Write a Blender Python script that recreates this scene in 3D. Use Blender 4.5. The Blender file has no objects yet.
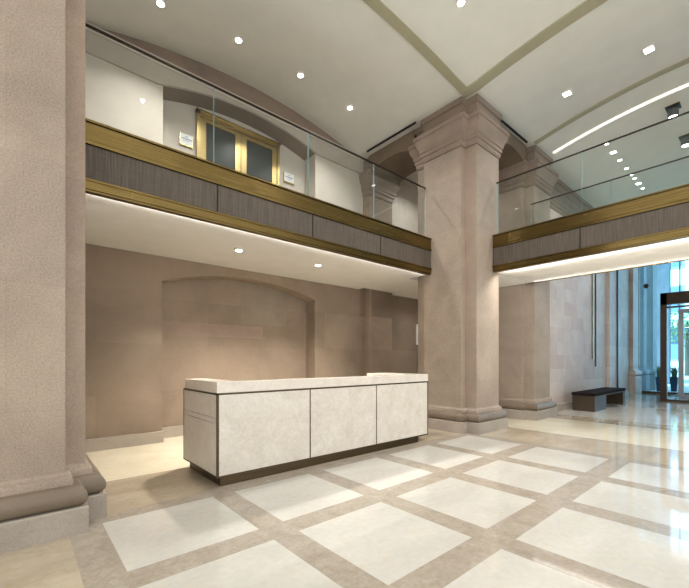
import bpy, bmesh, math, random
from mathutils import Vector, Matrix
random.seed(7)
S = 1.3                      # one layout unit (camera height) in metres
SC = bpy.context.scene
COL = SC.collection
PI = math.pi

# ------------------------------------------------------------------ materials
def new_mat(name):
    m = bpy.data.materials.new(name); m.use_nodes = True
    nt = m.node_tree; nt.nodes.clear()
    out = nt.nodes.new('ShaderNodeOutputMaterial')
    return m, nt, out
def lin(r, g, b):
    f = lambda c: c/12.92 if c <= .04045 else ((c+.055)/1.055)**2.4
    return (f(r/255), f(g/255), f(b/255), 1)
def N(nt, kind, **k):
    n = nt.nodes.new(kind)
    for a, b in k.items():
        if a in n.inputs.keys(): n.inputs[a].default_value = b
        else: setattr(n, a, b)
    return n
def plain(name, col, rough=.5, metal=0, spec=.5, emit=None, estr=0, bump=0, bscale=40):
    m, nt, out = new_mat(name)
    b = N(nt, 'ShaderNodeBsdfPrincipled')
    b.inputs['Base Color'].default_value = col; b.inputs['Roughness'].default_value = rough
    b.inputs['Metallic'].default_value = metal; b.inputs['Specular IOR Level'].default_value = spec
    tc = N(nt, 'ShaderNodeTexCoord')
    nz = N(nt, 'ShaderNodeTexNoise'); nz.inputs['Scale'].default_value = bscale
    nt.links.new(tc.outputs['Object'], nz.inputs['Vector'])
    mx = N(nt, 'ShaderNodeMixRGB'); mx.blend_type = 'MULTIPLY'; mx.inputs[0].default_value = .12
    mx.inputs[1].default_value = col
    nt.links.new(nz.outputs['Fac'], mx.inputs[2]); nt.links.new(mx.outputs[0], b.inputs['Base Color'])
    if bump:
        bp = N(nt, 'ShaderNodeBump'); bp.inputs['Strength'].default_value = bump
        nt.links.new(nz.outputs['Fac'], bp.inputs['Height']); nt.links.new(bp.outputs[0], b.inputs['Normal'])
    if emit:
        b.inputs['Emission Color'].default_value = emit; b.inputs['Emission Strength'].default_value = estr
    nt.links.new(b.outputs[0], out.inputs[0])
    return m
def stone(name, c1, c2, rough=.6, vein=None, vscale=2.2, grain=60, gstr=.25, blocks=None, bump=.05, spec=.3, blotch=1.1, streak=None, tint2=(.86, .84, .83, 1)):
    """Natural stone: big blotches between c1 and c2, a fine grain, optional
    veins and optional ashlar blocks of slightly different tint."""
    m, nt, out = new_mat(name)
    L = nt.links.new
    b = N(nt, 'ShaderNodeBsdfPrincipled')
    b.inputs['Roughness'].default_value = rough; b.inputs['Specular IOR Level'].default_value = spec
    tc = N(nt, 'ShaderNodeNewGeometry')
    pos = tc.outputs['Position']
    if streak:
        mp = N(nt, 'ShaderNodeMapping'); mp.inputs['Scale'].default_value = streak
        L(pos, mp.inputs['Vector']); spos = mp.outputs[0]
    else: spos = pos
    n1 = N(nt, 'ShaderNodeTexNoise'); n1.inputs['Scale'].default_value = blotch; n1.inputs['Detail'].default_value = 6
    n1.inputs['Roughness'].default_value = .62; n1.inputs['Distortion'].default_value = .6
    L(spos, n1.inputs['Vector'])
    r1 = N(nt, 'ShaderNodeValToRGB'); r1.color_ramp.elements[0].position = .32; r1.color_ramp.elements[1].position = .68
    r1.color_ramp.elements[0].color = c1; r1.color_ramp.elements[1].color = c2
    L(n1.outputs['Fac'], r1.inputs[0]); cur = r1.outputs[0]
    if blocks:
        bw, bh, amt = blocks
        sx = N(nt, 'ShaderNodeSeparateXYZ'); L(pos, sx.inputs[0])
        ad = N(nt, 'ShaderNodeMath'); ad.operation = 'ADD'; L(sx.outputs[0], ad.inputs[0]); L(sx.outputs[1], ad.inputs[1])
        cx = N(nt, 'ShaderNodeCombineXYZ'); L(ad.outputs[0], cx.inputs[0]); L(sx.outputs[2], cx.inputs[1])
        bt = N(nt, 'ShaderNodeTexBrick'); bt.inputs['Scale'].default_value = 1
        bt.inputs['Brick Width'].default_value = bw; bt.inputs['Row Height'].default_value = bh
        bt.inputs['Mortar Size'].default_value = .0012; bt.inputs['Mortar Smooth'].default_value = 0
        bt.inputs['Color1'].default_value = (1, .965, .93, 1); bt.inputs['Color2'].default_value = tint2
        bt.inputs['Mortar'].default_value = (.72, .68, .64, 1)
        L(cx.outputs[0], bt.inputs['Vector'])
        mb = N(nt, 'ShaderNodeMixRGB'); mb.blend_type = 'MULTIPLY'; mb.inputs[0].default_value = amt
        L(cur, mb.inputs[1]); L(bt.outputs['Color'], mb.inputs[2]); cur = mb.outputs[0]
    if vein:
        nv = N(nt, 'ShaderNodeTexNoise'); nv.inputs['Scale'].default_value = vscale; nv.inputs['Detail'].default_value = 8
        nv.inputs['Distortion'].default_value = 1.4; L(pos, nv.inputs['Vector'])
        rv = N(nt, 'ShaderNodeValToRGB'); e = rv.color_ramp.elements
        e[0].position = .47; e[0].color = (0, 0, 0, 1); e[1].position = .5; e[1].color = (1, 1, 1, 1)
        x = e.new(.53); x.color = (0, 0, 0, 1)
        L(nv.outputs['Fac'], rv.inputs[0])
        ml = N(nt, 'ShaderNodeMath'); ml.operation = 'MULTIPLY'; ml.inputs[1].default_value = vein[1]; L(rv.outputs[0], ml.inputs[0])
        mv = N(nt, 'ShaderNodeMixRGB'); mv.inputs[2].default_value = vein[0]
        L(ml.outputs[0], mv.inputs[0]); L(cur, mv.inputs[1]); cur = mv.outputs[0]
    ng = N(nt, 'ShaderNodeTexNoise'); ng.inputs['Scale'].default_value = grain; ng.inputs['Detail'].default_value = 3
    L(pos, ng.inputs['Vector'])
    mg = N(nt, 'ShaderNodeMixRGB'); mg.blend_type = 'OVERLAY'; mg.inputs[0].default_value = gstr
    L(cur, mg.inputs[1]); L(ng.outputs['Fac'], mg.inputs[2]); cur = mg.outputs[0]
    L(cur, b.inputs['Base Color'])
    if bump:
        bp = N(nt, 'ShaderNodeBump'); bp.inputs['Strength'].default_value = bump; bp.inputs['Distance'].default_value = .01
        L(ng.outputs['Fac'], bp.inputs['Height']); L(bp.outputs[0], b.inputs['Normal'])
    L(b.outputs[0], out.inputs[0])
    return m
def brushed(name, c1, c2, rough=.18):
    m, nt, out = new_mat(name); L = nt.links.new
    b = N(nt, 'ShaderNodeBsdfPrincipled'); b.inputs['Metallic'].default_value = 1
    g = N(nt, 'ShaderNodeNewGeometry')
    mp = N(nt, 'ShaderNodeMapping'); mp.inputs['Scale'].default_value = (1.2, 1.2, 120)
    L(g.outputs['Position'], mp.inputs['Vector'])
    n = N(nt, 'ShaderNodeTexNoise'); n.inputs['Scale'].default_value = 1.5; n.inputs['Detail'].default_value = 3
    L(mp.outputs[0], n.inputs['Vector'])
    r = N(nt, 'ShaderNodeValToRGB'); r.color_ramp.elements[0].color = c1; r.color_ramp.elements[1].color = c2
    r.color_ramp.elements[0].position = .3; r.color_ramp.elements[1].position = .7
    L(n.outputs['Fac'], r.inputs[0]); L(r.outputs[0], b.inputs['Base Color'])
    b.inputs['Roughness'].default_value = rough
    bp = N(nt, 'ShaderNodeBump'); bp.inputs['Strength'].default_value = .35; bp.inputs['Distance'].default_value = .006
    L(n.outputs['Fac'], bp.inputs['Height']); L(bp.outputs[0], b.inputs['Normal'])
    L(b.outputs[0], out.inputs[0])
    return m
def glassy(name, tint, refl=1.0):
    """Flat pane: light passes straight through a tinted sheet, with a Fresnel mirror on the face."""
    m, nt, out = new_mat(name); L = nt.links.new
    t = N(nt, 'ShaderNodeBsdfTransparent'); t.inputs[0].default_value = tint
    g = N(nt, 'ShaderNodeBsdfGlossy'); g.inputs['Roughness'].default_value = .0; g.inputs[0].default_value = (refl, refl, refl, 1)
    f = N(nt, 'ShaderNodeFresnel'); ge = N(nt, 'ShaderNodeNewGeometry')
    io = N(nt, 'ShaderNodeMath'); io.operation = 'MULTIPLY_ADD'; io.inputs[1].default_value = 1/1.3-1.3; io.inputs[2].default_value = 1.3
    L(ge.outputs['Backfacing'], io.inputs[0]); L(io.outputs[0], f.inputs['IOR'])
    mx = N(nt, 'ShaderNodeMixShader'); L(f.outputs[0], mx.inputs[0]); L(t.outputs[0], mx.inputs[1]); L(g.outputs[0], mx.inputs[2])
    L(mx.outputs[0], out.inputs[0])
    return m
def woven(name, c1, c2):
    m, nt, out = new_mat(name); L = nt.links.new
    b = N(nt, 'ShaderNodeBsdfPrincipled'); b.inputs['Roughness'].default_value = .55; b.inputs['Specular IOR Level'].default_value = .35
    g = N(nt, 'ShaderNodeNewGeometry')
    mp = N(nt, 'ShaderNodeMapping'); mp.inputs['Scale'].default_value = (75, 75, 2.5)
    L(g.outputs['Position'], mp.inputs['Vector'])
    n = N(nt, 'ShaderNodeTexNoise'); n.inputs['Scale'].default_value = 1; n.inputs['Detail'].default_value = 2
    L(mp.outputs[0], n.inputs['Vector'])
    mp2 = N(nt, 'ShaderNodeMapping'); mp2.inputs['Scale'].default_value = (8, 8, 110)
    L(g.outputs['Position'], mp2.inputs['Vector'])
    n2 = N(nt, 'ShaderNodeTexNoise'); n2.inputs['Scale'].default_value = 1; L(mp2.outputs[0], n2.inputs['Vector'])
    ad = N(nt, 'ShaderNodeMath'); ad.operation = 'MULTIPLY_ADD'; ad.inputs[1].default_value = .35
    L(n2.outputs['Fac'], ad.inputs[0]); L(n.outputs['Fac'], ad.inputs[2])
    r = N(nt, 'ShaderNodeValToRGB'); r.color_ramp.elements[0].position = .45; r.color_ramp.elements[1].position = .85
    r.color_ramp.elements[0].color = c1; r.color_ramp.elements[1].color = c2
    L(ad.outputs[0], r.inputs[0]); L(r.outputs[0], b.inputs['Base Color'])
    bp = N(nt, 'ShaderNodeBump'); bp.inputs['Strength'].default_value = .3; bp.inputs['Distance'].default_value = .004
    L(ad.outputs[0], bp.inputs['Height']); L(bp.outputs[0], b.inputs['Normal'])
    L(b.outputs[0], out.inputs[0])
    return m

M = {}
M['sand'] = stone('sandstone', lin(147,134,121), lin(170,156,141), .7, blocks=(1.75, .93, .8), grain=85, gstr=.5)
M['sandpink'] = stone('pink sandstone', lin(150,134,120), lin(170,153,138), .7, blocks=(3.1, .93, .8), grain=110, gstr=.35)
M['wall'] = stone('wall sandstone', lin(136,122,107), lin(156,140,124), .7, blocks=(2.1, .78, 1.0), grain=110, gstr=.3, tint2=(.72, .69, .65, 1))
M['slabpink'] = stone('pink slab', lin(140,121,108), lin(158,138,124), .7, grain=110, gstr=.3)
M['slabolive'] = stone('olive slab', lin(128,117,101), lin(146,134,117), .7, grain=110, gstr=.3)
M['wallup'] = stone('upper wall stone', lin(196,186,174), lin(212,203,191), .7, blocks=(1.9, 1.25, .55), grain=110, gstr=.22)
M['far'] = stone('far wall stone', lin(180,168,160), lin(200,190,182), .55, blocks=(1.0, .36, 1.0), grain=110, gstr=.25, tint2=(.86, .74, .70, 1))
M['frieze'] = stone('frieze stone', lin(172,161,149), lin(190,179,167), .7, blocks=(1.4, 2.0, .5), grain=110, gstr=.22)
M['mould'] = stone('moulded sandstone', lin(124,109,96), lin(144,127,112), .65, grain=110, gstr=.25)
M['crown'] = stone('crown moulding stone', lin(140,124,110), lin(160,143,128), .65, grain=110, gstr=.25)
M['arch'] = stone('brown arch stone', lin(112,98,82), lin(130,115,98), .7, grain=110, gstr=.25)
M['torus'] = stone('polished brown stone', lin(112,98,83), lin(130,116,100), .42, grain=130, gstr=.2, spec=.4)
M['plinth'] = stone('grey limestone', lin(150,140,128), lin(168,158,146), .5, grain=120, gstr=.3, blotch=2.5)
M['desk'] = stone('cream marble', lin(202,193,180), lin(216,208,196), .28, vein=(lin(184,168,150), .25), vscale=7, grain=40, gstr=.2, blotch=5, spec=.5)
M['desktop'] = stone('cream marble top', lin(208,198,185), lin(222,213,201), .25, vein=(lin(190,174,156), .2), vscale=7, grain=50, gstr=.2, blotch=5, spec=.5)
M['f_light'] = stone('polished pale marble', lin(184,180,172), lin(200,196,188), .05, vein=(lin(196,182,160), .22), vscale=1.3, grain=20, gstr=.10, bump=0, spec=.8, blotch=1.1, streak=(.7, 1.5, 1))
M['f_band'] = stone('polished taupe marble', lin(150,140,127), lin(170,160,147), .06, vein=(lin(150,134,114), .5), vscale=9, grain=30, gstr=.2, bump=0, spec=.8, blotch=6)
M['f_beige'] = stone('polished beige marble', lin(162,148,128), lin(182,169,148), .06, vein=(lin(156,136,108), .3), vscale=3, grain=20, gstr=.12, bump=0, spec=.8, blotch=1.6, streak=(.6, 1.8, 1))
M['f_cream'] = stone('polished cream marble', lin(206,196,172), lin(220,211,188), .06, vein=(lin(196,180,148), .2), vscale=2, grain=20, gstr=.1, bump=0, spec=.8, blotch=1.2)
M['ceil'] = plain('painted ceiling plaster', lin(230,229,217), .9, spec=.1, bscale=3)
M['ceilrib'] = plain('ochre painted ceiling band', lin(176,171,144), .9, spec=.1, bscale=3)
M['soffit'] = plain('white painted soffit', lin(248,245,238), .85, spec=.1, bscale=3)
M['brass'] = brushed('brushed brass', lin(104,86,50), lin(142,121,76))
M['brasshi'] = brushed('polished brass', lin(178,154,102), lin(198,176,126), .26)
M['bronze'] = brushed('dark bronze', lin(78,66,50), lin(100,86,66), .35)
M['railcap'] = plain('dark bronze rail cap', lin(52,42,34), .35, metal=.7)
M['dark'] = plain('dark shadow gap', lin(38,32,28), .6)
M['bframe'] = plain('bronze door frame', lin(62,50,38), .4, metal=.6)
M['fascia'] = woven('woven taupe panel', lin(72,63,54), lin(94,84,74))
M['glass'] = glassy('clear glass pane', (.95, .975, .965, 1))
M['edge'] = plain('green glass edge', lin(140,176,176), .2, emit=None)
M['fglass'] = glassy('blue tinted facade glass', (.56, .84, 1.0, 1))
M['dglass'] = plain('dark door glass', lin(62,66,64), .3, spec=.3)
M['lens'] = plain('lit lamp lens', (1, 1, 1, 1), .5, emit=(1, .97, .9, 1), estr=14)
M['led'] = plain('lit led strip', (1, 1, 1, 1), .5, emit=(1, .93, .8, 1), estr=.8)
M['cove'] = plain('lit cove strip', (1, 1, 1, 1), .5, emit=(1, .93, .78, 1), estr=.95)
M['white'] = plain('white enamel', lin(235,233,228), .4)
M['ring'] = plain('white lamp ring', lin(225,222,214), .4)
M['carpet'] = plain('dark taupe carpet', lin(84,74,66), .95, bscale=120)
M['slot'] = plain('black slot', lin(18,17,16), .7)
M['steel'] = plain('grey steel', lin(120,126,130), .3, metal=.9)
M['benchmetal'] = plain('bench bronze', lin(64,53,39), .45, spec=.3)
M['leather'] = plain('dark leather', lin(34,28,28), .9, spec=.05, bump=.1, bscale=90)
M['blueink'] = plain('blue ink', lin(96,116,168), .6)
M['black'] = plain('black plastic', lin(14,14,15), .5)
M['leaf'] = plain('green blade', lin(70,110,62), .5)
M['tree'] = plain('tree leaf', lin(120,150,100), .6)
M['bark'] = plain('bark', lin(90,78,66), .8)
M['pot'] = plain('dark blue grey pot', lin(56,66,82), .5)
M['outstone'] = stone('outdoor stone', lin(150,150,150), lin(170,170,168), .8, grain=40, gstr=.2, blocks=(2.0, .9, .5))
M['outdark'] = stone('dark outdoor stone', lin(92,97,102), lin(108,112,116), .8, grain=40, gstr=.2, blocks=(2.0, .9, .5))
M['pave'] = stone('pale pavement', lin(196,196,192), lin(216,216,212), .8, grain=40, gstr=.2)
M['outwall'] = stone('white street wall', lin(235,235,232), lin(248,248,246), .9, grain=30, gstr=.1)
M['awn'] = plain('blue awning', lin(40,86,150), .7)
M['owin'] = plain('street window glass', lin(120,140,160), .15)

# ------------------------------------------------------------------ mesh helpers
class MB:
    def __init__(s): s.v = []; s.f = []; s.mi = []
    def quad(s, pts, mi=0):
        n = len(s.v); s.v += [tuple(p) for p in pts]; s.f.append(tuple(range(n, n+len(pts)))); s.mi.append(mi)
    def box(s, u0, u1, v0, v1, z0, z1, mi=0, bev=0):
        if bev:
            b = bev
            rings = [(b, z0), (0, z0+b), (0, z1-b), (b, z1)]
            pr = []
            for d, z in rings:
                pr.append([(u0+b+(d if 0 else 0), v0, z)])
            out = [(u0, v0), (u1, v0), (u1, v1), (u0, v1)]
            s.loft(out, [(-b, z0), (0, z0+b), (0, z1-b), (-b, z1)], mi); return s
        p = [(u0,v0,z0),(u1,v0,z0),(u1,v1,z0),(u0,v1,z0),(u0,v0,z1),(u1,v0,z1),(u1,v1,z1),(u0,v1,z1)]
        n = len(s.v); s.v += p
        for f in ((0,3,2,1),(4,5,6,7),(0,1,5,4),(1,2,6,5),(2,3,7,6),(3,0,4,7)):
            s.f.append(tuple(n+i for i in f)); s.mi.append(mi)
        return s
    def loft(s, outline, prof, mi=0, cap=True, vmax=1e9):
        """Rectilinear counter-clockwise outline swept up through (offset, z) rings."""
        k = len(outline); nrm = []
        for i in range(k):
            a = Vector(outline[i-1]); b = Vector(outline[i]); c = Vector(outline[(i+1) % k])
            e1 = (b-a).normalized(); e2 = (c-b).normalized()
            n1 = Vector((e1.y, -e1.x)); n2 = Vector((e2.y, -e2.x))
            nrm.append((n1+n2)/(1+n1.dot(n2)))
        n = len(s.v)
        for d, z in prof:
            for i in range(k):
                s.v.append((outline[i][0]+nrm[i].x*d, min(vmax, outline[i][1]+nrm[i].y*d), z))
        for r in range(len(prof)-1):
            for i in range(k):
                j = (i+1) % k
                s.f.append((n+r*k+i, n+r*k+j, n+(r+1)*k+j, n+(r+1)*k+i)); s.mi.append(mi)
        if cap:
            s.f.append(tuple(n+i for i in reversed(range(k)))); s.mi.append(mi)
            s.f.append(tuple(n+(len(prof)-1)*k+i for i in range(k))); s.mi.append(mi)
        return s
    def lathe(s, cx, cy, prof, seg=24, mi=0, axis='z'):
        n = len(s.v)
        for r, z in prof:
            for i in range(seg):
                a = 2*PI*i/seg; x, y = r*math.cos(a), r*math.sin(a)
                if axis == 'z': s.v.append((cx+x, cy+y, z))
        for q in range(len(prof)-1):
            for i in range(seg):
                j = (i+1) % seg
                s.f.append((n+q*seg+i, n+q*seg+j, n+(q+1)*seg+j, n+(q+1)*seg+i)); s.mi.append(mi)
        s.f.append(tuple(n+i for i in reversed(range(seg)))); s.mi.append(mi)
        s.f.append(tuple(n+(len(prof)-1)*seg+i for i in range(seg))); s.mi.append(mi)
        return s
    def sweep_u(s, u0, u1, prof, mi=0):
        """closed (v,z) profile extruded along u"""
        n = len(s.v); k = len(prof)
        for u in (u0, u1):
            for v, z in prof: s.v.append((u, v, z))
        for i in range(k):
            j = (i+1) % k
            s.f.append((n+i, n+j, n+k+j, n+k+i)); s.mi.append(mi)
        s.f.append(tuple(n+i for i in range(k))); s.mi.append(mi)
        s.f.append(tuple(n+k+i for i in reversed(range(k)))); s.mi.append(mi)
        return s
    def build(s, name, mats, parent=None, base=None, smooth=False, fix=True):
        if not isinstance(mats, (list, tuple)): mats = [mats]
        if parent is not None: org = Vector(parent['_w'])
        elif base is not None: org = Vector(base)
        else:
            xs = [p[0] for p in s.v]; ys = [p[1] for p in s.v]; zs = [p[2] for p in s.v]
            org = Vector(((min(xs)+max(xs))/2, (min(ys)+max(ys))/2, min(zs)))
        me = bpy.data.meshes.new(name)
        me.from_pydata([tuple((Vector(p)-org)*S) for p in s.v], [], s.f)
        for m in mats: me.materials.append(m)
        for p, i in zip(me.polygons, s.mi): p.material_index = i
        if fix:
            bm = bmesh.new(); bm.from_mesh(me)
            bmesh.ops.remove_doubles(bm, verts=bm.verts, dist=1e-5)
            bmesh.ops.recalc_face_normals(bm, faces=bm.faces); bm.to_mesh(me); bm.free()
        if smooth:
            for p in me.polygons: p.use_smooth = True
            try: me.set_sharp_from_angle(angle=math.radians(38))
            except Exception: pass
        me.update()
        o = bpy.data.objects.new(name, me); COL.objects.link(o)
        if parent is not None: o.parent = parent
        else: o.location = org*S
        o['_w'] = tuple(org)
        return o
def struct(o): o['kind'] = 'structure'; return o
def tag(o, label, cat, group=None):
    o['label'] = label; o['category'] = cat
    if group: o['group'] = group
    return o
def thing(name, label, cat, base, group=None):
    o = bpy.data.objects.new(name, None); COL.objects.link(o)
    o.empty_display_size = .2; o.location = Vector(base)*S; o['_w'] = tuple(base)
    return tag(o, label, cat, group)
def dup(root, base, label=None):
    r = root.copy(); COL.objects.link(r); r.location = Vector(base)*S; r['_w'] = tuple(base)
    if label: r['label'] = label
    for ch in list(root.children):
        c = ch.copy(); COL.objects.link(c); c.parent = r
        for g in list(ch.children):
            d = g.copy(); COL.objects.link(d); d.parent = c
    return r

# ------------------------------------------------------------------ layout (units)
WB = 5.0                      # face of the back wall
VB = 3.42                     # face of the long balcony
UB, UB2 = 5.21, 6.42          # near and far edge of the bridge
ZS, ZT = 2.275, 2.81          # balcony underside and top of its rail
ZC = 4.645                      # ceiling springing
def arch(t): return max(0.0, 1-t*t)
def smooth_cl(x, a, b): return min(1, max(0, (x-a)/(b-a)))
def A(u): return arch((u-2.5)/2.1) if .4 <= u <= 4.6 else 0
def B(v): return arch((v-.80)/1.88) if -1.08 <= v <= 2.68 else 0
def zc(u, v):
    ku = .13 + .17*smooth_cl(v, 3.5, 5.0)
    kv = .16 + .08*smooth_cl(u, 4.7, 6.6)
    return ZC + ku*A(u) + kv*B(v)

# ------------------------------------------------------------------ floor
us = [-2.2, -1.5, .22, .391, 1.08, 1.245, 1.94, 2.105, 2.80, 2.98, 3.655, 3.828, 4.543, 4.70, 5.56, 7.05, 7.6, 11.6, 12.4, 14.7]
vs = [-2.7, -2.55, -2.385, -1.68, -1.51, -.80, -.635, .07, .24, .972, 1.143, 1.852, 2.023, 2.728, 2.86, 3.64, 5.4]
lu = {3, 5, 7, 9, 11}; lv = {2, 4, 6, 8, 10, 12}
lv = {i for i in range(len(vs)-1) if abs((vs[i+1]-vs[i])-.70) < .08 and vs[i] > -2.6 and vs[i+1] < 2.8}
fl = MB()
for i in range(len(us)-1):
    for j in range(len(vs)-1):
        u, v = (us[i]+us[i+1])/2, (vs[j]+vs[j+1])/2
        if v > 3.64: m = 3 if u < 7.05 else 2
        elif .22 < u < 4.70 and v < 2.86:
            m = 0 if (i in lu and j in lv) else 1
        elif v > 2.86: m = 2 if u < 5.56 else (3 if u < 7.05 else 2)
        elif u < .22: m = 2
        elif u < 5.56: m = 2
        elif u < 7.05: m = 3
        elif u < 7.6: m = 2
        elif u < 11.6: m = 0
        else: m = 1
        fl.quad([(us[i],vs[j],0),(us[i+1],vs[j],0),(us[i+1],vs[j+1],0),(us[i],vs[j+1],0)], m)
struct(fl.build('floor', [M['f_light'], M['f_band'], M['f_beige'], M['f_cream']]))

# ------------------------------------------------------------------ ceiling
cu = sorted(set([-6, -2, 0, .2] + [.4+.1*i for i in range(43)] + [4.7+.1*i for i in range(25)] + [7.6, 8.5, 10, 12, 14.7]))
cv = sorted(set([-6, -3] + [-1.1+.1*i for i in range(39)] + [2.75+.125*i for i in range(18)] + [3.5, 5.0, 5.3]))
ce = MB()
for i in range(len(cu)-1):
    for j in range(len(cv)-1):
        ce.quad([(u, v, zc(u, v)) for u, v in ((cu[i],cv[j]),(cu[i],cv[j+1]),(cu[i+1],cv[j+1]),(cu[i+1],cv[j]))])
ceil_o = struct(ce.build('ceiling', M['ceil'], smooth=True, fix=True))
def rib_u(name, v0, v1, u0, u1, drop, mat, n=40):
    m = MB(); us_ = [u0+(u1-u0)*i/n for i in range(n+1)]
    for i in range(n):
        a, b = us_[i], us_[i+1]
        za = [min(zc(a, v0), zc(a, v1))]*2; zb = [min(zc(b, v0), zc(b, v1))]*2
        lo = [(a,v0,za[0]-drop),(a,v1,za[1]-drop),(b,v1,zb[1]-drop),(b,v0,zb[0]-drop)]
        hi = [(p[0],p[1],p[2]+drop+.02) for p in lo]
        m.quad(lo); m.quad([lo[0],lo[3],hi[3],hi[0]]); m.quad([lo[1],hi[1],hi[2],lo[2]])
    return struct(m.build(name, mat, smooth=True))
def rib_v(name, u0, u1, v0, v1, drop, mat, n=40):
    m = MB(); vs_ = [v0+(v1-v0)*i/n for i in range(n+1)]
    for i in range(n):
        a, b = vs_[i], vs_[i+1]
        za = min(zc(u0, a), zc(u1, a)); zb = min(zc(u0, b), zc(u1, b))
        lo = [(u0,a,za-drop),(u0,b,zb-drop),(u1,b,zb-drop),(u1,a,za-drop)]
        hi = [(p[0],p[1],p[2]+drop+.02) for p in lo]
        m.quad(lo); m.quad([lo[0],hi[0],hi[1],lo[1]]); m.quad([lo[2],hi[2],hi[3],lo[3]])
    return m
rib_u('trim_1', 2.745, 2.86, .42, 4.69, .012, M['ceilrib'])
struct(rib_v('trim_2', 4.53, 4.69, -1.05, 2.86, .012, M['ceilrib']).build('trim_2', M['ceilrib'], smooth=True))
struct(rib_v('trim_3', 6.50, 6.60, -1.05, 2.70, .012, M['ceilrib']).build('trim_3', M['ceilrib'], smooth=True))
tag(rib_v('c', 7.10, 7.16, -.9, 2.62, .014, None).build('cove_light', M['cove'], smooth=True),
    'thin curved warm light strip set into the vaulted ceiling beyond the bridge', 'light strip')

# ------------------------------------------------------------------ back wall with two arched niches
def niche_wall(mb, u0, u1, z0, z1, a0, a1, zs, zk, depth, mat_in=0, n=28, mat_ar=0):
    f = lambda u: zs + (zk-zs)*(1-((u-(a0+a1)/2)/((a1-a0)/2))**2)
    v = WB
    mb.quad([(u0,v,z0),(a0,v,z0),(a0,v,z1),(u0,v,z1)]); mb.quad([(a1,v,z0),(u1,v,z0),(u1,v,z1),(a1,v,z1)])
    w = v+depth
    for i in range(n):
        a, b = a0+(a1-a0)*i/n, a0+(a1-a0)*(i+1)/n
        fa, fb = f(a), f(b)
        mb.quad([(a,v,fa),(b,v,fb),(b,v,z1),(a,v,z1)])
        mb.quad([(a,v,fa),(a,w,fa),(b,w,fb),(b,v,fb)], mat_ar)
        mb.quad([(a,w,z0),(b,w,z0),(b,w,fb),(a,w,fa)], mat_in)
    mb.quad([(a0,v,z0),(a0,w,z0),(a0,w,f(a0)),(a0,v,f(a0))]); mb.quad([(a1,v,z0),(a1,v,f(a1)),(a1,w,f(a1)),(a1,w,z0)])
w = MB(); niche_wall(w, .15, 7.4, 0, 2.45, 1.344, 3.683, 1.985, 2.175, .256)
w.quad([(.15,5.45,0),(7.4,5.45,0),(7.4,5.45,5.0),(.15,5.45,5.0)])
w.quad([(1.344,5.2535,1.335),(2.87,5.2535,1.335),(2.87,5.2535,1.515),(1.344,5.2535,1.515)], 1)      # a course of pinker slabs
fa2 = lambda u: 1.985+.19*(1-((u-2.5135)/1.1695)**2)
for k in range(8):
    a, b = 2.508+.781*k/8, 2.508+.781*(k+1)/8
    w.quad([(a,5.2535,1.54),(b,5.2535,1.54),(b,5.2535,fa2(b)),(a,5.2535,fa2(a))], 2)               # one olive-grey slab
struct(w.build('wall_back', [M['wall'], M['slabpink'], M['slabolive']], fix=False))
w = MB(); niche_wall(w, .15, 7.4, 2.45, 5.0, 1.355, 3.69, 4.395, 4.575, .30, mat_ar=1)  # darker stone on the arch underside paints in its shade
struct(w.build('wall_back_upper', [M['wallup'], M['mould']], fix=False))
# keep the frieze off the niche arch
t = MB()
fz = lambda u: 4.395+.18*(1-((u-2.5225)/1.1675)**2)
for i in range(58):
    a, b = .2+4.56*i/58, .2+4.56*(i+1)/58
    za = max(4.385, fz(a)+.004 if 1.355 <= a <= 3.69 else 0); zb = max(4.385, fz(b)+.004 if 1.355 <= b <= 3.69 else 0)
    t.quad([(a,4.975,za),(b,4.975,zb),(b,4.975,4.64),(a,4.975,4.64)]); t.quad([(a,4.975,za),(a,4.999,za),(b,4.999,zb),(b,4.975,zb)])
struct(t.build('trim_4', M['frieze']))
t = MB(); t.loft([(.2,4.96),(4.76,4.96),(4.76,4.999),(.2,4.999)], [(0, 4.62), (.0, 4.635), (.035, 4.648), (.035, 4.672)], vmax=4.999)
struct(t.build('trim_12', M['wallup']))
t = MB(); t.box(.2, 4.76, 4.985, 4.9995, 4.672, 4.955)
struct(t.build('trim_5', M['mould']))
struct(MB().box(.05, .2, 3.95, 5.5, 0, 4.7).build('wall_unseen_left', M['wall']))  # unseen wall, added to stop outside light at the left
bb = MB()
for a, b, v in ((.2, 1.344, WB), (1.344, 3.683, WB+.256), (3.683, 4.70, WB), (5.46, 7.4, WB)):
    bb.box(a, b, v-.065, v-.002, 0, .132)
struct(bb.build('baseboard_back', M['plinth']))

# ------------------------------------------------------------------ stone piers
def cross(ua0, ua1, va0, va1, ub0, ub1, vb0, vb1):
    return [(ua0,va0),(ua1,va0),(ua1,vb0),(ub1,vb0),(ub1,vb1),(ua1,vb1),(ua1,va1),(ua0,va1),(ua0,vb1),(ub0,vb1),(ub0,vb0),(ua0,vb0)]
PRO_T = [(.0, .150), (.056, .150)] + [(.036+.051*math.cos(a), .212+.062*math.sin(a)) for a in [-PI/2+PI*i/14 for i in range(15)]]
PRO_F = [(0, .270), (.030, .270), (.030, .312), (.027, .317), (.010, .325), (.003, .336), (0, .346)]
PRO_C = [(0, 3.978), (.012, 3.98), (.012, 3.995), (.02, 4.0), (.02, 4.05), (.036, 4.055), (.036, 4.105), (.046, 4.11)] + \
        [(.050+.048*(x-.16*math.sin(2*PI*x)), 4.115+.175*x) for x in [i/12 for i in range(13)]] + [(.098, 4.296), (.112, 4.298), (.112, 4.352), (.05, 4.364), (.010, 4.384)]
PRO_C = [(d, z+.012) for d, z in PRO_C]
PRO_A = [(.014, 4.37), (.014, 4.555), (.034, 4.56), (.038, 4.565), (.038, 4.638)]
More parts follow.
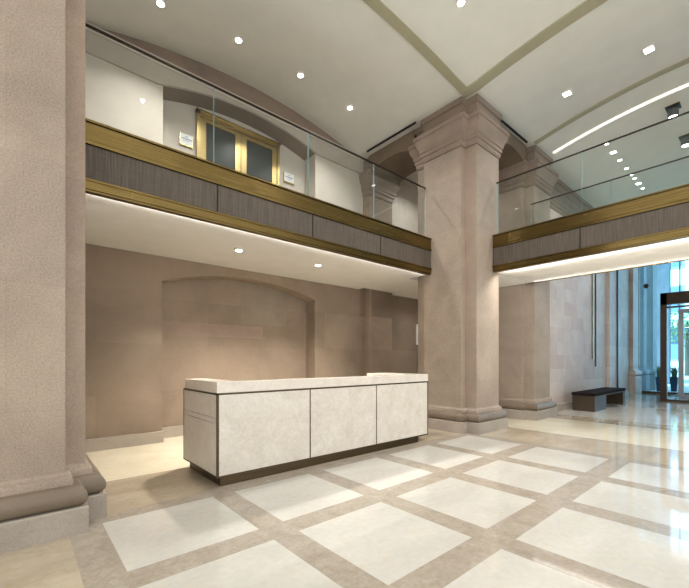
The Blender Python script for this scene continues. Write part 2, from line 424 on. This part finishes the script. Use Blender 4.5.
def pier(outl, label, base, k=1):
    t = thing('stone_pier', label, 'column', base)
    MB().loft(outl, [(.09*k, 0), (.09*k, .146), (.084*k, .153)]).build('plinth', M['plinth'], t)
    q = [(d*k, z) for d, z in PRO_T]
    MB().loft(outl, q+[(.0, .274)]).build('base_moulding', M['torus'], t, smooth=True)
    MB().loft(outl, [(d*k, z) for d, z in PRO_F]).build('base_fillet', M['sand'], t, smooth=True)
    m = MB().loft(outl, [(0, .34), (0, 3.982)])
    if len(outl) == 12:
        for k2 in (1, 2, 10, 11): m.mi[k2] = 1      # jamb stones of the step are pinker
    m.build('shaft', [M['sand'], M['sandpink']], t)
    MB().loft(outl, PRO_C).build('capital', M['crown'], t, smooth=True)
    MB().loft(outl, PRO_A).build('abacus', M['mould'], t)
    return t
pier(cross(-.396,.209,2.742,3.83,-.511,.326,2.92,3.66), 'nearest stone pier, cut off by the left edge, with a thick rounded base', (-.086, 3.285, 0), 1.15)
pier(cross(4.77,5.39,2.74,3.745,4.655,5.505,2.91,3.545), 'tall stepped stone pier between the two balconies, its whole capital in view', (5.08, 3.285, 0))
pier([(6.63,2.74),(7.285,2.74),(7.285,3.83),(6.63,3.83),(6.63,3.66),(6.535,3.66),(6.535,2.91),(6.63,2.91)],
     'stone pier standing behind the bridge, left of the dark bench', (6.95, 3.285, 0))
# pilaster on the back wall behind the balcony end
t = thing('stone_pilaster', 'flat stone pilaster on the back wall behind the right end of the desk', 'pilaster', (5.08, 4.92, 0))
po = [(4.77,4.848),(5.39,4.848),(5.39,4.998),(4.77,4.998)]
MB().loft(po, [(0, 0), (0, 3.982)]).build('shaft', M['wall'], t)
MB().loft(po, PRO_C, vmax=4.998).build('capital', M['crown'], t, smooth=True)
MB().loft(po, [(.014, 4.37), (.014, 4.638)], vmax=4.998).build('abacus', M['mould'], t)

# arches from the pier back to the wall and across to the far pier
def arch_v(name, u0, u1, v0, v1, zs, zk, zt, mats, n=20):
    m = MB(); f = lambda v: zs+(zk-zs)*math.sqrt(max(0, 1-((v-(v0+v1)/2)/((v1-v0)/2))**2))
    for i in range(n):
        a, b = v0+(v1-v0)*i/n, v0+(v1-v0)*(i+1)/n
        for u in (u0, u1): m.quad([(u,a,f(a)),(u,b,f(b)),(u,b,zt),(u,a,zt)])
        m.quad([(u0,a,f(a)),(u1,a,f(a)),(u1,b,f(b)),(u0,b,f(b))], 1)
    m.quad([(u0,v0,zt),(u0,v1,zt),(u1,v1,zt),(u1,v0,zt)])
    return struct(m.build(name, mats))
def arch_u(name, v0, v1, u0, u1, zs, zk, zt, mats, n=20):
    m = MB(); f = lambda u: zs+(zk-zs)*math.sqrt(max(0, 1-((u-(u0+u1)/2)/((u1-u0)/2))**2))
    for i in range(n):
        a, b = u0+(u1-u0)*i/n, u0+(u1-u0)*(i+1)/n
        for v in (v0, v1): m.quad([(a,v,f(a)),(b,v,f(b)),(b,v,zt),(a,v,zt)])
        m.quad([(a,v0,f(a)),(a,v1,f(a)),(b,v1,f(b)),(b,v0,f(b))], 1)
    m.quad([(u0,v0,zt),(u1,v0,zt),(u1,v1,zt),(u0,v1,zt)])
    return struct(m.build(name, mats))
arch_v('trim_6', 4.72, 5.44, 3.78, 4.80, 4.22, 4.42, 4.638, [M['arch'], M['arch']])
arch_u('trim_7', 2.83, 3.75, 5.50, 6.53, 4.22, 4.44, 4.638, [M['arch'], M['arch']])
tag(MB().box(4.572, 4.594, 3.64, 4.70, 4.614, 4.637).build('slot_diffuser', M['slot']), 'black linear air slot in the ceiling above the left balcony', 'air vent', 'ceiling air slots')
tag(MB().box(5.45, 6.40, 2.752, 2.774, 4.614, 4.637).build('slot_diffuser', M['slot']), 'black linear air slot in the ceiling above the right bridge', 'air vent', 'ceiling air slots')

# ------------------------------------------------------------------ balconies
def fascia_pieces(to_world, length0, length1, divs, root):
    """built in (s along, d outward, z): to_world maps to (u,v,z)"""
    def bx(m, s0, s1, d0, d1, z0, z1):
        p, q = to_world(s0, d0), to_world(s1, d1)
        m.box(min(p[0],q[0]), max(p[0],q[0]), min(p[1],q[1]), max(p[1],q[1]), z0, z1)
    a, b = length0, length1
    m = MB(); bx(m, a, b, -.05, .012, 2.662, 2.790); bx(m, a, b, -.05, .024, 2.796, 2.812); bx(m, a, b, -.05, .022, 2.628, 2.655); m.build('upper_rail', M['brass'], root)
    m = MB(); bx(m, a, b, -.05, .002, 2.654, 2.663); bx(m, a, b, -.05, .004, 2.789, 2.797); bx(m, a, b, -.05, .002, 2.366, 2.629); m.build('shadow_gap', M['dark'], root)
    m = MB(); bx(m, a, b, -.05, .016, 2.292, 2.352); bx(m, a, b, -.05, .026, 2.352, 2.366); bx(m, a, b, -.05, .004, 2.276, 2.292); m.build('lower_rail', M['brass'], root)
    ed = [a] + list(divs) + [b]
    for i in range(len(ed)-1):
        m = MB(); bx(m, ed[i]+.008, ed[i+1]-.008, -.04, .012, 2.372, 2.622); m.build('fascia_panel', M['fascia'], root)
lb = thing('balcony', 'long balcony over the desk with brass rails and woven taupe panels', 'balcony', (2.5, 4.2, ZS), 'mezzanine balconies')
MB().box(.345, 4.65, 3.47, 4.995, ZS+.01, 2.60).box(4.65, 5.50, 3.84, 4.845, ZS+.01, 2.60).build('slab', M['soffit'], lb)
MB().box(.345, 4.65, 3.47, 4.995, 2.601, 2.62).box(4.65, 5.50, 3.84, 4.845, 2.601, 2.62).build('carpet', M['carpet'], lb)
fascia_pieces(lambda s, d: (s, VB-d), .345, 4.652, (1.394, 2.478, 3.568), lb)
def led(vary, s0, s1, fixed, n):
    m = MB()
    if vary == 'u': m.box(s0, s1, fixed, fixed+.006, ZS+.003, ZS+.012)
    else: m.box(fixed, fixed+.006, s0, s1, ZS+.003, ZS+.012)
    return m
led('u', .4, 4.6, VB+.045, 46).build('led_strip', M['led'], lb)
rb = thing('balcony', 'bridge balcony crossing the right side with brass rails and dark panels', 'balcony', (5.8, 0, ZS), 'mezzanine balconies')
MB().box(5.26, UB2, -4.0, 2.72, ZS+.01, 2.60).build('slab', M['soffit'], rb)
MB().box(5.26, UB2, -4.0, 2.72, 2.601, 2.62).build('carpet', M['carpet'], rb)
fascia_pieces(lambda s, d: (UB-d, s), -4.0, 2.728, (-2.9, -1.77, -.64, .485, 1.609), rb)
led('v', -3.9, 2.7, UB+.045, 70).build('led_strip', M['led'], rb)
m = MB(); m.box(UB2-.01, UB2+.03, -4.0, 2.735, ZS, ZT); m.build('far_fascia', M['brass'], rb)
# slab behind the pier joining the two
struct(MB().box(5.51, UB2, 2.74, 4.995, ZS+.01, 2.60).build('ceiling_corridor', M['soffit']))
struct(MB().box(5.51, UB2, 2.74, 4.995, 2.601, 2.62).build('floor_corridor', M['carpet']))
struct(MB().box(7.41, 7.5, 3.31, 5.45, 0, 4.62).build('wall_unseen_corridor', M['wall']))  # unseen wall, added to stop sky light leaking in behind the pier

# glass balustrades
def balustrade(label, along, ends, fixed, ztop, base):
    t = thing('glass_balustrade', label, 'railing', base, 'glass balustrades')
    for i in range(len(ends)-1):
        a, b = ends[i]+.003, ends[i+1]-.003
        m = MB()
        if along == 'u': m.box(a, b, fixed-.006, fixed+.006, 2.814, ztop)
        else: m.box(fixed-.006, fixed+.006, a, b, 2.814, ztop)
        # the end faces show the green cast of thick glass
        for k, f in enumerate(m.f):
            c = [sum(m.v[j][0 if along == 'u' else 1] for j in f)/4]
            if abs(c[0]-a) < 1e-4 or abs(c[0]-b) < 1e-4: m.mi[k] = 1
        m.build('glass_pane', [M['glass'], M['edge']], t)
    m = MB()
    if along == 'u': m.box(ends[0], ends[-1], fixed-.010, fixed+.010, ztop+.001, ztop+.014)
    else: m.box(fixed-.010, fixed+.010, ends[0], ends[-1], ztop+.001, ztop+.014)
    m.build('handrail', M['railcap'], t)
    return t
balustrade('clear glass balustrade standing along the balcony above the desk', 'u', (.36, 1.378, 2.451, 3.488, 4.576), VB+.035, 3.545, (2.5, VB+.035, 2.8))
balustrade('near glass balustrade on the front edge of the right bridge', 'v', (-3.9, -2.8, -1.7, -.6, .5, 1.603, 2.70), UB+.035, 3.56, (UB+.035, .0, 2.8))
balustrade('far glass balustrade on the back edge of the right bridge', 'v', (-3.9, -2.8, -1.7, -.6, .5, 1.588, 2.70), UB2-.02, 3.565, (UB2-.02, 0, 2.8))

# ------------------------------------------------------------------ brass double door upstairs
d = bpy.data.objects.new('door_2', None); COL.objects.link(d); d.location = Vector((2.51, 5.28, 2.62))*S; d['_w'] = (2.51, 5.28, 2.62); struct(d)
VD = 5.295
m = MB()
for a, b in ((1.857, 1.90), (3.125, 3.166)): m.box(a, b, VD-.05, VD-.001, 2.62, 4.44)
m.box(1.80+.057, 3.166, VD-.05, VD-.001, 4.40, 4.44); m.box(1.845, 3.178, VD-.075, VD-.001, 4.44, 4.462); m.box(1.857, 3.166, VD-.06, VD-.001, 4.385, 4.395)
m.build('door_frame', M['brasshi'], d)
for a, b in ((1.905, 2.505), (2.515, 3.12)):
    m = MB(); s = .085
    m.box(a, a+s, VD-.035, VD-.001, 2.63, 4.38); m.box(b-s, b, VD-.035, VD-.001, 2.63, 4.38)
    m.box(a+s, b-s, VD-.035, VD-.001, 4.325, 4.38); m.box(a+s, b-s, VD-.035, VD-.001, 2.63, 2.85)
    leaf = m.build('door_leaf', M['brasshi'], d)
    MB().box(a+s, b-s, VD-.015, VD-.002, 2.85, 4.325).build('glass', M['dglass'], leaf)

# wall plaques either side of the door
def plaque(u0, u1, z0, z1, label):
    t = thing('wall_plaque', label, 'sign', ((u0+u1)/2, VD, z0), 'plaques beside the brass door')
    MB().box(u0, u1, VD-.02, VD+.004, z0, z1, bev=.004).build('backing', M['brasshi'], t)
    MB().box(u0+.006, u1-.006, VD-.024, VD-.019, z0+.022, z1-.006).build('face', M['white'], t)
    m = MB(); c = (u0+u1)/2; wd = u1-u0; h = z1-z0
    m.box(c-.016, c+.016, VD-.026, VD-.0235, z0+h*.74, z0+h*.79); m.build('emblem', M['blueink'], t); m = MB()
    r = random.Random(3)
    x = u0+wd*.12
    while x < u1-wd*.15:
        l = r.choice((.006, .008, .01)); m.box(x, x+l, VD-.026, VD-.0235, z0+h*.53, z0+h*.62); x += l+.004
    m.build('text_line', M['blueink'], t); m = MB()
    x = u0+wd*.24
    while x < u1-wd*.3:
        l = r.choice((.005, .007)); m.box(x, x+l, VD-.026, VD-.0235, z0+h*.39, z0+h*.44); x += l+.004
    m.build('text_line', M['blueink'], t)
plaque(1.64, 1.815, 3.905, 4.07, 'white plaque with brass edge to the left of the brass door')
plaque(3.262, 3.462, 3.90, 4.07, 'white plaque with brass edge to the right of the brass door')

# ------------------------------------------------------------------ reception desk
dk = thing('reception_desk', 'long cream marble reception desk with bronze edges on a recessed dark base', 'desk', (2.515, 3.27, 0))
u0, u1, v0, v1 = 1.173, 3.862, 2.877, 3.665
MB().box(1.215, 3.715, 2.912, 3.62, 0, .09).build('plinth', M['bronze'], dk)
MB().box(u0+.012, u1-.012, v0+.012, v1-.012, .09, .70).build('core', M['dark'], dk)
fr = MB(); e = .012
fr.box(u0-.001, u1+.001, v0-.001, v1+.001, .078, .09)
fr.box(u0-.001, u1+.001, v0-.001, v0+.02, .728, .742); fr.box(u0-.001, u0+.02, v0, v1, .728, .742); fr.box(u1-.02, u1+.001, v0, v1, .728, .742)
for u in (u0, u1):
    for v in (v0, v1): fr.box(u-.001 if u == u0 else u-.016, u+.016 if u == u0 else u+.001, v-.001 if v == v0 else v-.016, v+.016 if v == v0 else v+.001, .09, .742)
for u in (2.064, 2.947): fr.box(u-.006, u+.006, v0+.001, v0+.014, .09, .742)
fr.build('metal_trim', M['bronze'], dk)
for a, b in ((u0+.017, 2.057), (2.071, 2.940), (2.954, u1-.017)):
    MB().box(a, b, v0, v0+.013, .092, .727).build('front_panel', M['desk'], dk)
for uu, s in ((u0, 1), (u1, -1)):
    for za, zb in ((.092, .50), (.504, .543), (.547, .727)):
        m = MB(); a, b = sorted((uu, uu+s*.013)); m.box(a, b, v0+.017, v1-.017, za, zb); m.build('side_panel', M['desk'], dk)
MB().box(u0+.02, u1-.02, v1-.013, v1, .092, .727).build('back_panel', M['desk'], dk)
m = MB()     # U-shaped counter: front ledge with a return at each end
o = [(u0,v0),(u1,v0),(u1,v1-.04),(u1-.33,v1-.04),(u1-.33,v0+.08),(u0+.19,v0+.08),(u0+.19,v1-.04),(u0,v1-.04)]
m.loft(o, [(-.002, .742), (0, .745), (0, .828), (-.003, .831)])
m.build('countertop', M['desktop'], dk)
MB().box(u0+.195, u1-.335, v0+.085, v1-.05, .60, .63).build('work_surface', M['desktop'], dk)

# ------------------------------------------------------------------ right-hand wall, trims and bench
wr = MB()
wr.quad([(7.40,2.95,0),(13.75,2.95,0),(13.75,2.95,4.7),(7.40,2.95,4.7)]); wr.box(11.5, 11.95, 2.885, 2.95, 0, 4.6)
wr.quad([(7.40,3.3,0),(13.75,3.3,0),(13.75,3.3,4.7),(7.40,3.3,4.7)]); wr.quad([(13.75,2.95,0),(13.75,3.3,0),(13.75,3.3,4.7),(13.75,2.95,4.7)])
struct(wr.build('wall_right', M['far']))
struct(MB().box(7.41, 11.49, 2.90, 2.949, 0, .13).box(11.96, 13.6, 2.90, 2.949, 0, .13).build('baseboard_right', M['plinth']))
struct(MB().box(10.33, 10.375, 2.925, 2.949, 1.03, 4.0).build('trim_8', M['brass']))
struct(MB().box(10.56, 10.60, 2.925, 2.949, .85, 4.0).build('trim_9', M['bframe']))
struct(MB().box(12.42, 12.50, 2.92, 2.949, .13, 4.3).build('trim_10', M['bframe']))
struct(MB().box(6.6, 14.7, -2.75, -2.65, 0, 4.62).build('wall_unseen_entrance', M['far']))  # unseen wall, added to keep open-side fill light off the entrance
ct = MB()
pr = [(WV, z) for WV, z in [(2.949, 3.977)] + [(2.95-d-.001, z) for d, z in PRO_C[1:]] + [(2.95-d, z) for d, z in PRO_A] + [(2.949, 4.638)]]
ct.sweep_u(7.41, 13.7, pr)
struct(ct.build('trim_11', M['mould']))
b = thing('bench', 'low bench with dark leather top and bronze box legs against the stone wall', 'bench', (9.5, 2.55, 0))
MB().box(8.42, 10.62, 2.345, 2.76, .305, .365, bev=.012).build('seat_cushion', M['leather'], b)
MB().box(8.44, 10.6, 2.36, 2.745, .285, .305).build('seat_frame', M['benchmetal'], b)
MB().box(8.44, 9.16, 2.355, 2.75, 0, .288).build('leg', M['benchmetal'], b)
MB().box(10.42, 10.6, 2.355, 2.75, 0, .288).build('leg', M['benchmetal'], b)

# ------------------------------------------------------------------ entrance facade
def facade_column(u0, u1, v0, v1, label, mat):
    t = thing('facade_column', label, 'column', ((u0+u1)/2, (v0+v1)/2, 0), 'columns at the entrance')
    o = [(u0,v0),(u1,v0),(u1,v1),(u0,v1)]
    MB().loft(o, [(.07, 0), (.07, .50), (.05, .53)]).build('pedestal', mat, t)
    MB().loft(o, [(.03, .53)] + [(.03+.055*math.cos(a), .61+.075*math.sin(a)) for a in [-PI/2+PI*i/8 for i in range(9)]] + [(.03, .69), (.0, .76)]).build('base_moulding', mat, t, smooth=True)
    MB().loft(o, [(0, .75), (0, 4.58 if u0 < 14.5 else 7.5)]).build('shaft', mat, t)
facade_column(13.75, 14.35, 2.86, 3.25, 'stone column just inside the glass entrance front', M['far'])
facade_column(15.05, 15.45, 2.86, 3.25, 'first pale stone column outside the glass, nearest the facade', M['outstone'])
facade_column(16.15, 16.75, 2.82, 3.25, 'second pale stone column outside the glass, beside the planter', M['outstone'])
win = bpy.data.objects.new('window_1', None); COL.objects.link(win); win.location = Vector((14.6, 0, 0))*S; win['_w'] = (14.6, 0, 0); struct(win)
prev = 2.92
for e2 in (1.93, -.2, -2.3, -4.4, -6.0):
    MB().box(14.59, 14.605, e2+.01, prev-.01, .06, 4.6).build('glass_pane', M['fglass'], win); prev = e2
m = MB()
m.box(14.54, 14.66, -6, 2.92, 0, .06)
for e2 in (2.90, 1.93, -.2, -2.3, -4.4): m.box(14.56, 14.64, e2-.012, e2+.012, .06, 4.6)
m.build('window_frame', M['bframe'], win)
dr = bpy.data.objects.new('door_1', None); COL.objects.link(dr); dr.location = Vector((12.0, 1.2, 0))*S; dr['_w'] = (12.0, 1.2, 0); struct(dr)
m = MB()
m.box(12.0, 12.12, 1.83, 1.955, 0, 2.65); m.box(12.0, 12.12, -.6, -.475, 0, 2.65); m.box(12.0, 12.15, -.6, 1.955, 2.37, 2.655)
m.box(12.02, 12.1, -.475, 1.83, 0, .05); m.box(12.02, 12.1, -.475, 1.83, 2.28, 2.32)
m.box(12.1, 14.56, 1.915, 1.955, 2.60, 2.65); m.box(12.1, 14.56, 1.915, 1.955, 0, .04)
m.build('door_frame', M['bframe'], dr)
for a, bb2 in ((.68, 1.645), (-.44, .62)):
    m = MB(); s = .10
    m.box(12.2, 12.26, a, a+s, .05, 2.25); m.box(12.2, 12.26, bb2-s, bb2, .05, 2.25); m.box(12.2, 12.26, a+s, bb2-s, 2.15, 2.25); m.box(12.2, 12.26, a+s, bb2-s, .05, .17)
    lf = m.build('door_leaf', M['steel'], dr)
    MB().box(12.225, 12.235, a+s, bb2-s, .17, 2.15).build('glass', M['glass'], lf)
dm = MB().lathe(14.515, 2.70, [(.001, 3.2)] + [(.075*math.sin(PI*i/14), 3.275-.075*math.cos(PI*i/14)) for i in range(1, 14)] + [(.001, 3.35)], 24)
tag(dm.build('round_sensor', M['black'], smooth=True), 'small round black ball fixed high against the glass left of the entrance door', 'sensor')

# ------------------------------------------------------------------ outside
struct(MB().box(14.7, 60, -20, 30, -.06, -.001).build('ground', M['pave']))
def planter(u, v, label, seed):
    t = thing('planter', label, 'planter', (u, v, 0), 'planters outside the entrance')
    MB().loft([(u-.1,v-.1),(u+.1,v-.1),(u+.1,v+.1),(u-.1,v+.1)], [(-.03, 0), (0, .46), (-.02, .46), (-.02, .43)]).build('pot', M['pot'], t)
    r = random.Random(seed); m = MB()
    for i in range(150):
        a = r.uniform(0, 2*PI); ln = r.uniform(.3, .55); lean = r.uniform(.03, .15); x0, y0 = u+r.uniform(-.06, .06), v+r.uniform(-.06, .06)
        dx, dy = math.cos(a), math.sin(a); w = .014; pts = []
        for k in range(4):
            q = k/3; pts.append((x0+dx*lean*q*q, y0+dy*lean*q*q, .43+ln*q*(1-.25*q), w*(1-q*.9)))
        for k in range(3):
            p, q = pts[k], pts[k+1]
            m.quad([(p[0]-dy*p[3],p[1]+dx*p[3],p[2]),(p[0]+dy*p[3],p[1]-dx*p[3],p[2]),(q[0]+dy*q[3],q[1]-dx*q[3],q[2]),(q[0]-dy*q[3],q[1]+dx*q[3],q[2])])
    m.build('foliage', M['leaf'], t, fix=False)
planter(15.8, 2.58, 'dark planter of grassy leaves outside, left of the door post', 1)
planter(16.1, 2.27, 'dark planter of grassy leaves outside, seen through the door glass', 2)
struct(MB().box(20.5, 20.8, 3.04, 4.6, 0, 9).build('wall_outside', M['outdark']))
bl = thing('street_building', 'bright pale building across the street seen through the door glass', 'building', (44, 4, 0))
MB().box(40, 48, -14, 22, 0, 14).build('wall', M['outwall'], bl)
for i in range(9):
    for z in (1.0, 4.8, 8.4):
        y = -10+i*3.0
        fo = MB().box(39.9, 40.02, y, y+1.3, z, z+2.2).build('window_frame', M['outstone'], bl)
        MB().box(39.88, 39.91, y+.12, y+1.18, z+.12, z+2.08).build('pane', M['owin'], fo)
m = MB()
m.box(38.9, 39.85, 4.4, 7.0, 3.3, 3.6)
m.build('awning', M['awn'], bl)
tr = thing('street_tree', 'leafy street tree across the road seen through the entrance door glass', 'tree', (33, 4.0, 0))
MB().lathe(33, 4.0, [(.14, 0), (.1, 2.4), (.05, 3.6)], 10).build('trunk', M['bark'], tr)
r = random.Random(5); m = MB()
for i in range(900):
    a, bq = r.uniform(0, 2*PI), r.gauss(0, .42); rr = 1.5*r.random()**.4
    c = Vector((33+rr*math.cos(a)*math.cos(bq), 4.0+rr*math.sin(a)*math.cos(bq), 3.3+1.3*math.sin(bq)*rr))
    e1 = Vector((r.gauss(0,1), r.gauss(0,1), r.gauss(0,1))).normalized()*.11; e2 = Vector((r.gauss(0,1), r.gauss(0,1), r.gauss(0,1))).normalized()*.07
    m.quad([c-e1, c+e2, c+e1, c-e2])
m.build('crown', M['tree'], tr, fix=False)

# ------------------------------------------------------------------ lamps
def area(name, loc, power, size=.07, spread=110, col=(1, .975, .945), rot=(0, 0, 0)):
    l = bpy.data.lights.new(name, 'AREA'); l.shape = 'DISK'; l.size = size*S; l.energy = power; l.color = col; l.spread = math.radians(spread)
    o = bpy.data.objects.new(name, l); COL.objects.link(o); o.location = Vector(loc)*S; o.rotation_euler = rot
    return o
def downlight(u, v, z, r, label, group, square=False):
    t = thing('downlight', label, 'ceiling light', (u, v, z), group)
    if square:
        MB().box(u-r, u+r, v-r, v+r, z-.008, z+.012).build('trim_ring', M['ring'], t)
        MB().box(u-r*.7, u+r*.7, v-r*.7, v+r*.7, z-.012, z-.007).build('lens', M['lens'], t)
    else:
        MB().lathe(u, v, [(r, z+.012), (r, z-.004), (r*.85, z-.008), (r*.8, z-.008)], 28).build('trim_ring', M['ring'], t)
        MB().lathe(u, v, [(r*.72, z-.007), (r*.72, z-.012)], 28).build('lens', M['lens'], t)
    return t
PW = 36
G = 'recessed downlights over the left balcony'
LP = [(1.135, 4.277, 'recessed round downlight over the left balcony, nearest the foreground pier'),
      (1.997, 4.251, 'recessed round downlight over the brass door, second from the foreground pier'),
      (2.876, 4.232, 'recessed round downlight over the left balcony, third from the foreground pier'),
      (3.745, 4.207, 'recessed round downlight over the left balcony, nearest the air slot')]
d0 = None
for u, v, lb_ in LP:
    z = zc(u, v)-.006
    if d0 is None: d0 = downlight(u, v, z, .05, lb_, G)
    else: dup(d0, (u, v, z), lb_)
    area('lamp', (u, v, z-.03), PW*.75, spread=125)
dup(d0, (3.557, 2.223, zc(3.557, 2.223)-.006), 'single downlight in the bright central ceiling panel at the top edge')
for u in (1.4, 3.6):
    for v in (2.25, .7, -.7): area('lamp', (u, v, zc(u, v)-.035), PW*(.35 if u < 2 else .9), spread=120)
sq = downlight(5.855, 1.975, zc(5.855, 1.975)-.006, .062, 'square recessed downlight over the bridge, nearer the stone pier', 'square downlights over the bridge', True)
dup(sq, (5.897, 1.068, zc(5.897, 1.068)-.006), 'square recessed downlight over the bridge, further from the stone pier')
for v in (2.0, 1.04, 0, -1): area('lamp', (5.9, v, zc(5.9, v)-.035), PW*.8, spread=120)
VL = [(7.76, .03), (8.17, .05), (8.58, .035), (9.05, .035), (9.45, .025), (9.68, .03), (10.02, .05), (10.37, .03)]
words = ['first', 'second', 'third', 'fourth', 'fifth', 'sixth', 'seventh', 'eighth']
for k, (u, r_) in enumerate(VL):
    v = 1.99; z = zc(u, v)-.006
    downlight(u, v, z, r_*1.1, 'small square downlight beyond the bridge glass, %s from the stone pier' % words[k], 'row of downlights in the entrance ceiling', True)
for u in (8.17, 10.02): area('lamp', (u, 1.99, zc(u, 1.99)-.05), PW*1.0, spread=120)
# soffit downlights under the balcony
sd = downlight(1.92, 4.08, ZS-.004, .05, 'flush round downlight under the balcony, the left of the two', 'downlights under the balcony')
dup(sd, (3.02, 4.03, ZS-.004), 'flush round downlight under the balcony, the right of the two')
for u in (1.92, 3.02): area('lamp', (u, 4.05, ZS-.035), PW*1.7, spread=112, col=(1, .94, .86))
area('lamp', (5.95, 4.2, ZS-.03), PW*.3, spread=150)
area('lamp', (5.9, 4.2, ZC-.05), PW*.8, spread=140)
# led strips under the balconies, and unseen fill lamps added beside them
def striplamp(name, loc, length, power, aim, along):
    l = bpy.data.lights.new(name, 'AREA'); l.shape = 'RECTANGLE'; l.size = length*S; l.size_y = .02*S; l.energy = power; l.color = (1, .96, .91)
    o = bpy.data.objects.new(name, l); COL.objects.link(o); o.location = Vector(loc)*S
    z = -Vector(aim).normalized(); x = Vector(along).normalized(); y = z.cross(x).normalized()
    o.rotation_euler = Matrix((x, y, z)).transposed().to_euler()
striplamp('strip_lamp', (2.5, VB+.065, ZS-.02), 4.2, 2, (0, 1, .2), (1, 0, 0))
MB().box(1.5, 3.4, 3.33, 3.37, .63, .655).build('fill_strip', M['led'], dk)  # glowing strip made up to go with the fill lamp inside the desk
striplamp('desk_fill', (2.45, 3.35, .665), 1.9, 30, (0, .12, 1), (1, 0, 0))  # added fill lamp, aimed up to brighten the balcony underside
striplamp('strip_lamp', (UB+.065, -.65, ZS-.02), 6.6, 7, (1, 0, .2), (0, 1, 0))
striplamp('strip_lamp', (UB2-.03, -.65, ZS-.02), 6.6, 7, (-1, 0, .2), (0, 1, 0))  # added fill along the far edge, where no strip is fitted
striplamp('strip_lamp', (UB+.07, .4, ZS-.02), 4.4, PW*2.4, (.55, 0, -1), (0, 1, 0))  # added fill lamp that brightens the floor under the bridge
# spotlights hanging from the entrance ceiling
def spot(u, v, label):
    z = zc(u, v)
    t = thing('spotlight', label, 'spotlight', (u, v, z), 'spotlights in the entrance ceiling')
    MB().box(u-.085, u+.085, v-.085, v+.085, z-.02, z+.01).build('mounting_plate', M['bronze'], t)
    MB().lathe(u, v, [(.025, z-.02), (.025, z-.05)], 12).build('stem', M['steel'], t)
    MB().lathe(u, v, [(.06, z-.045), (.068, z-.05), (.068, z-.16), (.058, z-.16), (.058, z-.15)], 24).build('head', M['steel'], t, smooth=True)
    MB().lathe(u, v, [(.052, z-.15), (.052, z-.158)], 20).build('lens', M['lens'], t)
spot(7.58, 1.08, 'steel spotlight on a square plate, just above the bridge handrail')
spot(8.75, 1.08, 'steel spotlight on a square plate, cut off by the right edge')

t = MB().box(6.30, 6.36, 4.978, 4.999, 1.33, 1.76).build('wall_plate', M['white'])
tag(t, 'narrow white plate on the back wall beside the tall stone pier', 'wall plate')

# ------------------------------------------------------------------ world, sun, camera
W = bpy.data.worlds.new('World'); SC.world = W; W.use_nodes = True
nt = W.node_tree; bg = nt.nodes['Background']
bg.inputs[0].default_value = (.97, .985, 1, 1); bg.inputs[1].default_value = 1.8
sl = bpy.data.lights.new('sun', 'SUN'); sl.energy = 14; sl.angle = .02; so = bpy.data.objects.new('sun', sl); COL.objects.link(so)
so.location = (0, 0, 20); so.rotation_euler = Vector((1, -.25, -1)).to_track_quat('-Z', 'Y').to_euler()
cam = bpy.data.cameras.new('Camera'); co = bpy.data.objects.new('Camera', cam); COL.objects.link(co)
th = math.radians(49.156)
co.location = (0, 0, S); co.rotation_euler = (PI/2, 0, -(PI/2-th))
cam.sensor_width = 36; cam.lens = 377.495/689*36; cam.shift_y = (360.453-294)/689
cam.clip_start = .05; cam.clip_end = 500
SC.camera = co
for o in list(bpy.data.objects):
    if '_w' in o: del o['_w']
SC.view_settings.view_transform = 'Standard'; SC.view_settings.look = 'None'
SC.view_settings.gamma = 1; SC.view_settings.use_curve_mapping = False
SC.view_settings.exposure = 0.1
